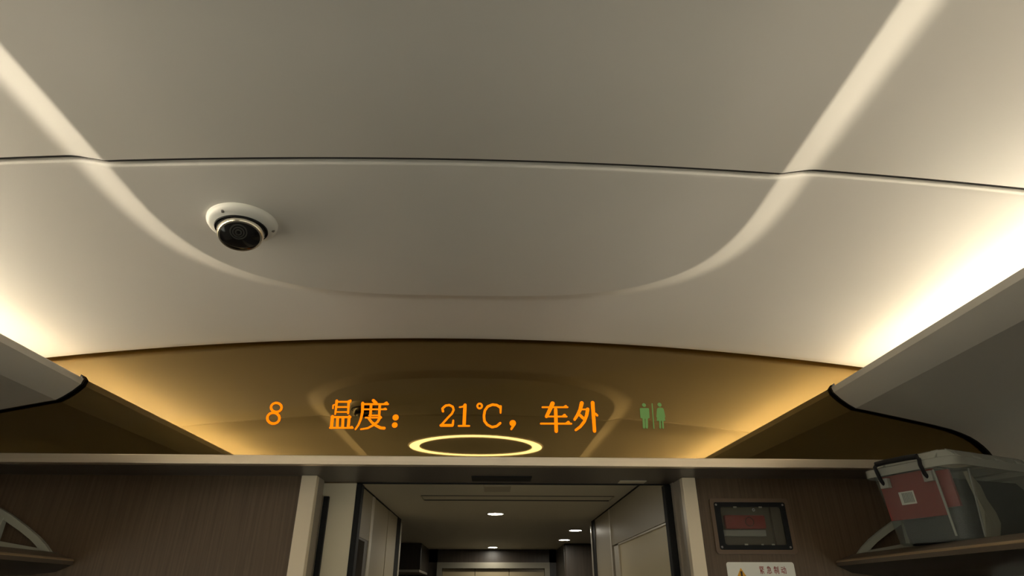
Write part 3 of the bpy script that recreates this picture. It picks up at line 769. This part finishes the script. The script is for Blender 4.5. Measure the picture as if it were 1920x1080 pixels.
CH = {   # strokes in a unit box, y up
 'jin': [[(.18, .98), (.18, .62)], [(.36, 1.0), (.36, .60)], [(.50, .95), (.88, .95), (.62, .62)], [(.52, .86), (.92, .58)], [(.45, .60), (.22, .46), (.62, .46)], [(.70, .54), (.20, .32), (.85, .32)], [(.52, .32), (.52, .02), (.42, .06)], [(.34, .24), (.18, .06)], [(.68, .24), (.88, .06)]],
 'ji': [[(.42, 1.0), (.18, .76)], [(.38, .92), (.66, .92), (.58, .80)], [(.22, .78), (.80, .78), (.80, .44)], [(.26, .61), (.80, .61)], [(.20, .44), (.82, .44)], [(.16, .28), (.10, .06)], [(.34, .32), (.36, .06), (.72, .06), (.74, .18)], [(.52, .34), (.60, .22)], [(.82, .32), (.94, .14)]],
 'zhi': [[(.22, .96), (.12, .74)], [(.18, .84), (.60, .84)], [(.06, .66), (.66, .66)], [(.36, 1.0), (.36, 0.0)], [(.14, .46), (.14, .12)], [(.14, .46), (.58, .46), (.58, .14)], [(.74, .90), (.74, .24)], [(.93, 1.0), (.93, .02), (.82, .08)]],
 'dong': [[(.10, .86), (.44, .86)], [(.04, .60), (.50, .60)], [(.28, .60), (.10, .20), (.44, .26)], [(.38, .38), (.48, .14)], [(.50, .72), (.94, .72), (.90, .04), (.78, .10)], [(.72, .98), (.70, .50), (.50, .02)]],
}
for k, (key, px) in enumerate(zip(('jin', 'ji', 'zhi', 'dong'), (0.8965, 0.9187, 0.9405, 0.9625))):
    bm = bmesh.new()
    for s in CH[key]:
        stroke(bm, [(px - 0.0078 + a * 0.0156, 0.0675 + b * 0.0200) for a, b in s], 0.0017, 0.0017, lambda x, z: (x, WY - 0.0027, z), 8)
    link('red_character', bm, 'red_ink', sg_)

# ------------------------------------------------------------------ luggage racks
def rack(sg, label):
    r = empty('luggage_rack', sg * 1.36, 1.0, 0.06)
    tag(r, label, 'luggage rack', 'luggage racks')
    def P(pts): return [(sg * x, z) for x, z in pts]
    Y0, Y1 = -3.6, WY - 0.004
    bm = bmesh.new()
    prism_y(bm, P([(1.150, 0.098), (1.192, 0.120), (1.590, 0.120), (1.590, 0.078), (1.20, 0.080)]), Y0, Y1)
    link('shelf', bm, 'shelf', r)
    bm = bmesh.new()
    prism_y(bm, P([(1.127, 0.0885), (1.127, 0.1000), (1.131, 0.1035), (1.190, 0.1225), (1.196, 0.1225), (1.196, 0.1195), (1.150, 0.0975), (1.150, 0.086)]), Y0, Y1)
    link('front_edge', bm, 'brown_edge', r, True)
    bm = bmesh.new()
    prism_y(bm, P([(1.1262, 0.0985), (1.1262, 0.1004), (1.1305, 0.1040), (1.134, 0.1052), (1.134, 0.1030)]), Y0, Y1)
    link('edge_highlight', bm, 'edge_highlight', r)  # highlight along the shelf edge, put in as a paler strip
    bm = bmesh.new()
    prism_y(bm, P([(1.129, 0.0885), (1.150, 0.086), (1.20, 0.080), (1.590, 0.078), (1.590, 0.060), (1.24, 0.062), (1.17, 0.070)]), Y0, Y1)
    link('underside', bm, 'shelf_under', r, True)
    # arched bracket standing against the end wall
    outer = [(1.190, 0.1225), (1.2105, 0.142), (1.238, 0.163), (1.2815, 0.1905), (1.338, 0.2225), (1.398, 0.2510), (1.46, 0.273), (1.53, 0.290), (1.592, 0.300)]
    inner = [(1.222, 0.1265), (1.236, 0.139), (1.257, 0.1545), (1.296, 0.1780), (1.348, 0.2055), (1.404, 0.2300), (1.464, 0.251), (1.532, 0.268), (1.592, 0.278)]
    by0, by1 = WY - 0.026, WY - 0.012
    br = empty('bracket', sg * 1.4, WY - 0.02, 0.1225)
    br.parent = r
    br.location = Vector((sg * 1.4, WY - 0.02, 0.1225 + H)) - r.location
    bm = bmesh.new()
    for i in range(len(outer) - 1):
        prism_y(bm, P([outer[i], outer[i + 1], inner[i + 1], inner[i]]), by0, by1, caps=True)
    bmesh.ops.remove_doubles(bm, verts=bm.verts, dist=0.0001)
    inside = [f for f in bm.faces if all(abs(v.co.y - by0) < 1e-6 or True for v in f.verts)]
    link('arch', bm, 'bracket', br)
    bm = bmesh.new()
    prism_y(bm, P([(1.222, 0.1225), (1.222, 0.1310), (1.36, 0.1530), (1.58, 0.1700), (1.58, 0.1225)]), by0, by1)
    link('foot_bar', bm, 'bracket', br)
    bm = bmesh.new()
    prism_y(bm, P([(1.352, 0.150), (1.368, 0.153), (1.372, 0.222), (1.354, 0.214)]), by0 - 0.004, by1)
    st = link('strut', bm, 'bracket', br)
    for z in (0.165, 0.185):
        bm = bmesh.new()
        lathe(bm, [(0.0, 0.003), (0.003, 0.003), (0.004, 0.0)], 12, lambda a, b, h, z=z: (sg * 1.361 + a, by0 - 0.004 - h, z + b))
        link('bolt', bm, 'screw', br)
    return r
rack(-1, 'empty luggage rack with an arched pale bracket at lower left')
rack(1, 'luggage rack at lower right carrying the clear storage box')

# ------------------------------------------------------------------ storage box on the right rack
ANG = math.radians(23)
ev = Vector((-math.sin(ANG), math.cos(ANG), 0))          # along the end face, away from the camera
lv = Vector((math.cos(ANG), math.sin(ANG), 0))           # along the long side, towards the window
N0 = Vector((1.196, 1.458, 0.1232))
BW, BL, BH, TAP = 0.222, 0.360, 0.172, 0.014
def bx(l, w, h):
    """box coordinates: l along the long side, w along the end face, h up; the body tapers downwards"""
    return N0 + lv * l + ev * w + Vector((0, 0, h))
def ring_pts(h, inset, r=0.03, n=5):
    return [(l, w) for l, w in round_rect(inset, BL - inset, inset, BW - inset, r, n)]
sb = empty('storage_box', 1.30, 1.60, 0.1232)
tag(sb, 'clear plastic storage box with a milky lid and black handle on the rack', 'storage box')
bm = bmesh.new()
rows = []
for h, ins in ((0.0, TAP + 0.004), (0.004, TAP), (0.06, TAP * 0.7), (0.12, TAP * 0.33), (BH, 0.0)):
    rows.append([bm.verts.new(bx(l, w, h)) for l, w in ring_pts(h, ins)])
for a, b in zip(rows, rows[1:]):
    for i in range(len(a)):
        bm.faces.new((a[i], a[(i + 1) % len(a)], b[(i + 1) % len(a)], b[i]))
bm.faces.new(rows[0])
link('tub', bm, 'boxclear', sb, True)
for (l0_, l1_, w0_, w1_) in ((-0.002, 0.001, 0.045, 0.050), (0.060, 0.064, -0.002, 0.001)):
    bm = bmesh.new()
    for h0_, h1_ in ((0.01, BH - 0.01),):
        vs = []
        for l in (l0_, l1_):
            for w in (w0_, w1_):
                for h in (h0_, h1_):
                    t = TAP * (1 - h / BH)
                    vs.append(bm.verts.new(bx(l + (t if l1_ < 0.01 else 0), w + (t if w1_ < 0.01 else 0), h)))
        for q in ((0, 1, 3, 2), (4, 6, 7, 5), (0, 4, 5, 1), (2, 3, 7, 6), (0, 2, 6, 4), (1, 5, 7, 3)):
            bm.faces.new([vs[i] for i in q])
    link('moulded_rib', bm, 'lidclear', sb)
bm = bmesh.new()
rows = []
for h, ins, r in ((BH - 0.006, -0.011, 0.034), (BH - 0.006, -0.014, 0.036), (BH + 0.013, -0.014, 0.036), (BH + 0.015, -0.011, 0.034), (BH + 0.015, 0.004, 0.028), (BH + 0.034, 0.010, 0.026), (BH + 0.037, 0.015, 0.024), (BH + 0.037, 0.055, 0.02), (BH + 0.030, 0.060, 0.02)):
    rows.append([bm.verts.new(bx(l, w, h)) for l, w in ring_pts(h, ins, r)])
for a, b in zip(rows, rows[1:]):
    for i in range(len(a)):
        bm.faces.new((a[i], a[(i + 1) % len(a)], b[(i + 1) % len(a)], b[i]))
bm.faces.new(rows[-1])
lid = link('lid', bm, 'lidclear', sb, True)
for l, w, al in ((0.030, 0.004, 1), (0.120, 0.004, 1), (0.210, 0.004, 1), (0.300, 0.004, 1), (0.004, 0.040, 0), (0.004, 0.180, 0)):
    bm = bmesh.new()
    vs = []
    for a in (-0.009, 0.009):
        for b, h in ((-0.012, BH + 0.0145), (0.013, BH + 0.0375), (0.013, BH + 0.0145), ):
            p = (l + a, w + b) if al else (l + b, w + a)
            vs.append(bm.verts.new(bx(p[0], p[1], h)))
    bm.faces.new(vs[:3]); bm.faces.new(list(reversed(vs[3:])))
    for q in ((0, 1, 4, 3), (1, 2, 5, 4), (2, 0, 3, 5)):
        bm.faces.new([vs[i] for i in q])
    link('lid_rib', bm, 'lidclear', lid)
# black bail handle clipped over the lid on the end face
hw0, hw1 = 0.180, 0.062
bm = bmesh.new()
def hp(w, out, h): return bx(-out, w, h)
tube(bm, [hp(hw0, 0.004, BH - 0.028), hp(hw0, 0.014, BH - 0.018), hp(hw0, 0.021, BH + 0.002), hp(hw0 + 0.002, 0.022, BH + 0.016), hp(hw0 - 0.006, 0.020, BH + 0.024)], 0.0048, 10)
tube(bm, [hp(hw1, 0.004, BH - 0.028), hp(hw1, 0.014, BH - 0.018), hp(hw1, 0.021, BH + 0.002), hp(hw1 - 0.002, 0.022, BH + 0.016), hp(hw1 + 0.006, 0.020, BH + 0.024)], 0.0048, 10)
tube(bm, [hp(hw0 - 0.002, 0.020, BH + 0.0235), hp(hw0 - 0.03, 0.020, BH + 0.025), hp(hw1 + 0.03, 0.020, BH + 0.025), hp(hw1 + 0.002, 0.020, BH + 0.0235)], 0.0068, 12)
link('handle', bm, 'black', sb, True)
for w in (hw0, hw1):
    bm = bmesh.new()
    vs = []
    for l in (-0.009, 0.004):
        for ww in (w - 0.013, w + 0.010):
            for h in (BH - 0.036, BH - 0.012):
                vs.append(bm.verts.new(bx(l, ww, h)))
    for q in ((0, 1, 3, 2), (4, 6, 7, 5), (0, 4, 5, 1), (2, 3, 7, 6), (0, 2, 6, 4), (1, 5, 7, 3)):
        bm.faces.new([vs[i] for i in q])
    link('hinge_lug', bm, 'lidclear', sb)

# what lies inside the box
def slab(bm, l0, l1, w0, w1, h0, h1, lean=0.0):
    vs = []
    for l in (l0, l1):
        for w in (w0, w1):
            for h in (h0, h1):
                vs.append(bm.verts.new(bx(l + (TAP * (1 - h / BH) if lean else 0), w, h)))
    for q in ((0, 1, 3, 2), (4, 6, 7, 5), (0, 4, 5, 1), (2, 3, 7, 6), (0, 2, 6, 4), (1, 5, 7, 3)):
        bm.faces.new([vs[i] for i in q])
rp = empty('red_folder', 1.15, 1.56, 0.18)
tag(rp, 'red folder with a white barcode sticker inside the clear box', 'folder')
bm = bmesh.new(); slab(bm, 0.004, 0.010, 0.052, 0.200, 0.058, 0.166, 1)
link('cover', bm, 'red_sheet', rp)
bm = bmesh.new(); slab(bm, 0.010, 0.018, 0.020, 0.196, 0.075, 0.160, 1)
link('pages', bm, 'red_sheet', rp)
bm = bmesh.new(); slab(bm, 0.0030, 0.0042, 0.117, 0.157, 0.092, 0.123, 1)
st_ = link('barcode_sticker', bm, 'sticker', rp)
for k in range(7):
    bm = bmesh.new(); slab(bm, 0.0023, 0.0030, 0.121 + k * 0.0042, 0.1238 + k * 0.0042, 0.096, 0.120, 1)
    link('bar', bm, 'sticker_grey', st_)
ct = empty('grey_cloth_bundle', 1.40, 1.66, 0.125)
tag(ct, 'dark grey folded cloth filling the clear box', 'cloth')
bm = bmesh.new()
rows = []
for h, ins in ((0.0025, 0.024), (0.02, 0.020), (0.08, 0.018), (0.13, 0.018), (0.146, 0.026), (0.15, 0.05)):
    rows.append([bm.verts.new(bx(l if l > 0.1 else l + 0.03, w, h + 0.003 * math.sin(l * 60 + w * 40))) for l, w in round_rect(ins, BL - ins, ins + 0.012, BW - ins, 0.02, 5)])
for a, b in zip(rows, rows[1:]):
    for i in range(len(a)):
        bm.faces.new((a[i], a[(i + 1) % len(a)], b[(i + 1) % len(a)], b[i]))
bm.faces.new(rows[0]); bm.faces.new(rows[-1])
link('cloth', bm, 'content', ct, True)
pb = empty('crumpled_bag', 1.30, 1.50, 0.13)
tag(pb, 'pale crumpled bag pressed against the long side of the clear box', 'bag')
bm = bmesh.new()
random.seed(4)
cols_ = []
outline = [(0.075, 0.160, 0.150), (0.085, 0.150, 0.118), (0.092, 0.142, 0.085), (0.090, 0.150, 0.055), (0.080, 0.135, 0.028), (0.088, 0.120, 0.008)]
spine = [(0.055, 0.062, 0.155), (0.066, 0.098, 0.125), (0.078, 0.118, 0.095), (0.086, 0.134, 0.065), (0.084, 0.140, 0.040), (0.076, 0.132, 0.008)]
for (la, lb, h) in spine:
    row = []
    for k in range(5):
        t = k / 4
        l = la + (lb - la) * t
        w = TAP * (1 - h / BH) + 0.0035 + 0.003 * math.sin(k * 1.9 + h * 70)
        row.append(bm.verts.new(bx(l, w, h)))
    for k in range(4, -1, -1):
        t = k / 4
        l = la + (lb - la) * t
        row.append(bm.verts.new(bx(l, TAP * (1 - h / BH) + 0.010, h)))
    cols_.append(row)
for a, b in zip(cols_, cols_[1:]):
    for i in range(len(a)):
        bm.faces.new((a[i], a[(i + 1) % len(a)], b[(i + 1) % len(a)], b[i]))
bm.faces.new(cols_[0]); bm.faces.new(cols_[-1])
link('bag_skin', bm, 'bag', pb, True)
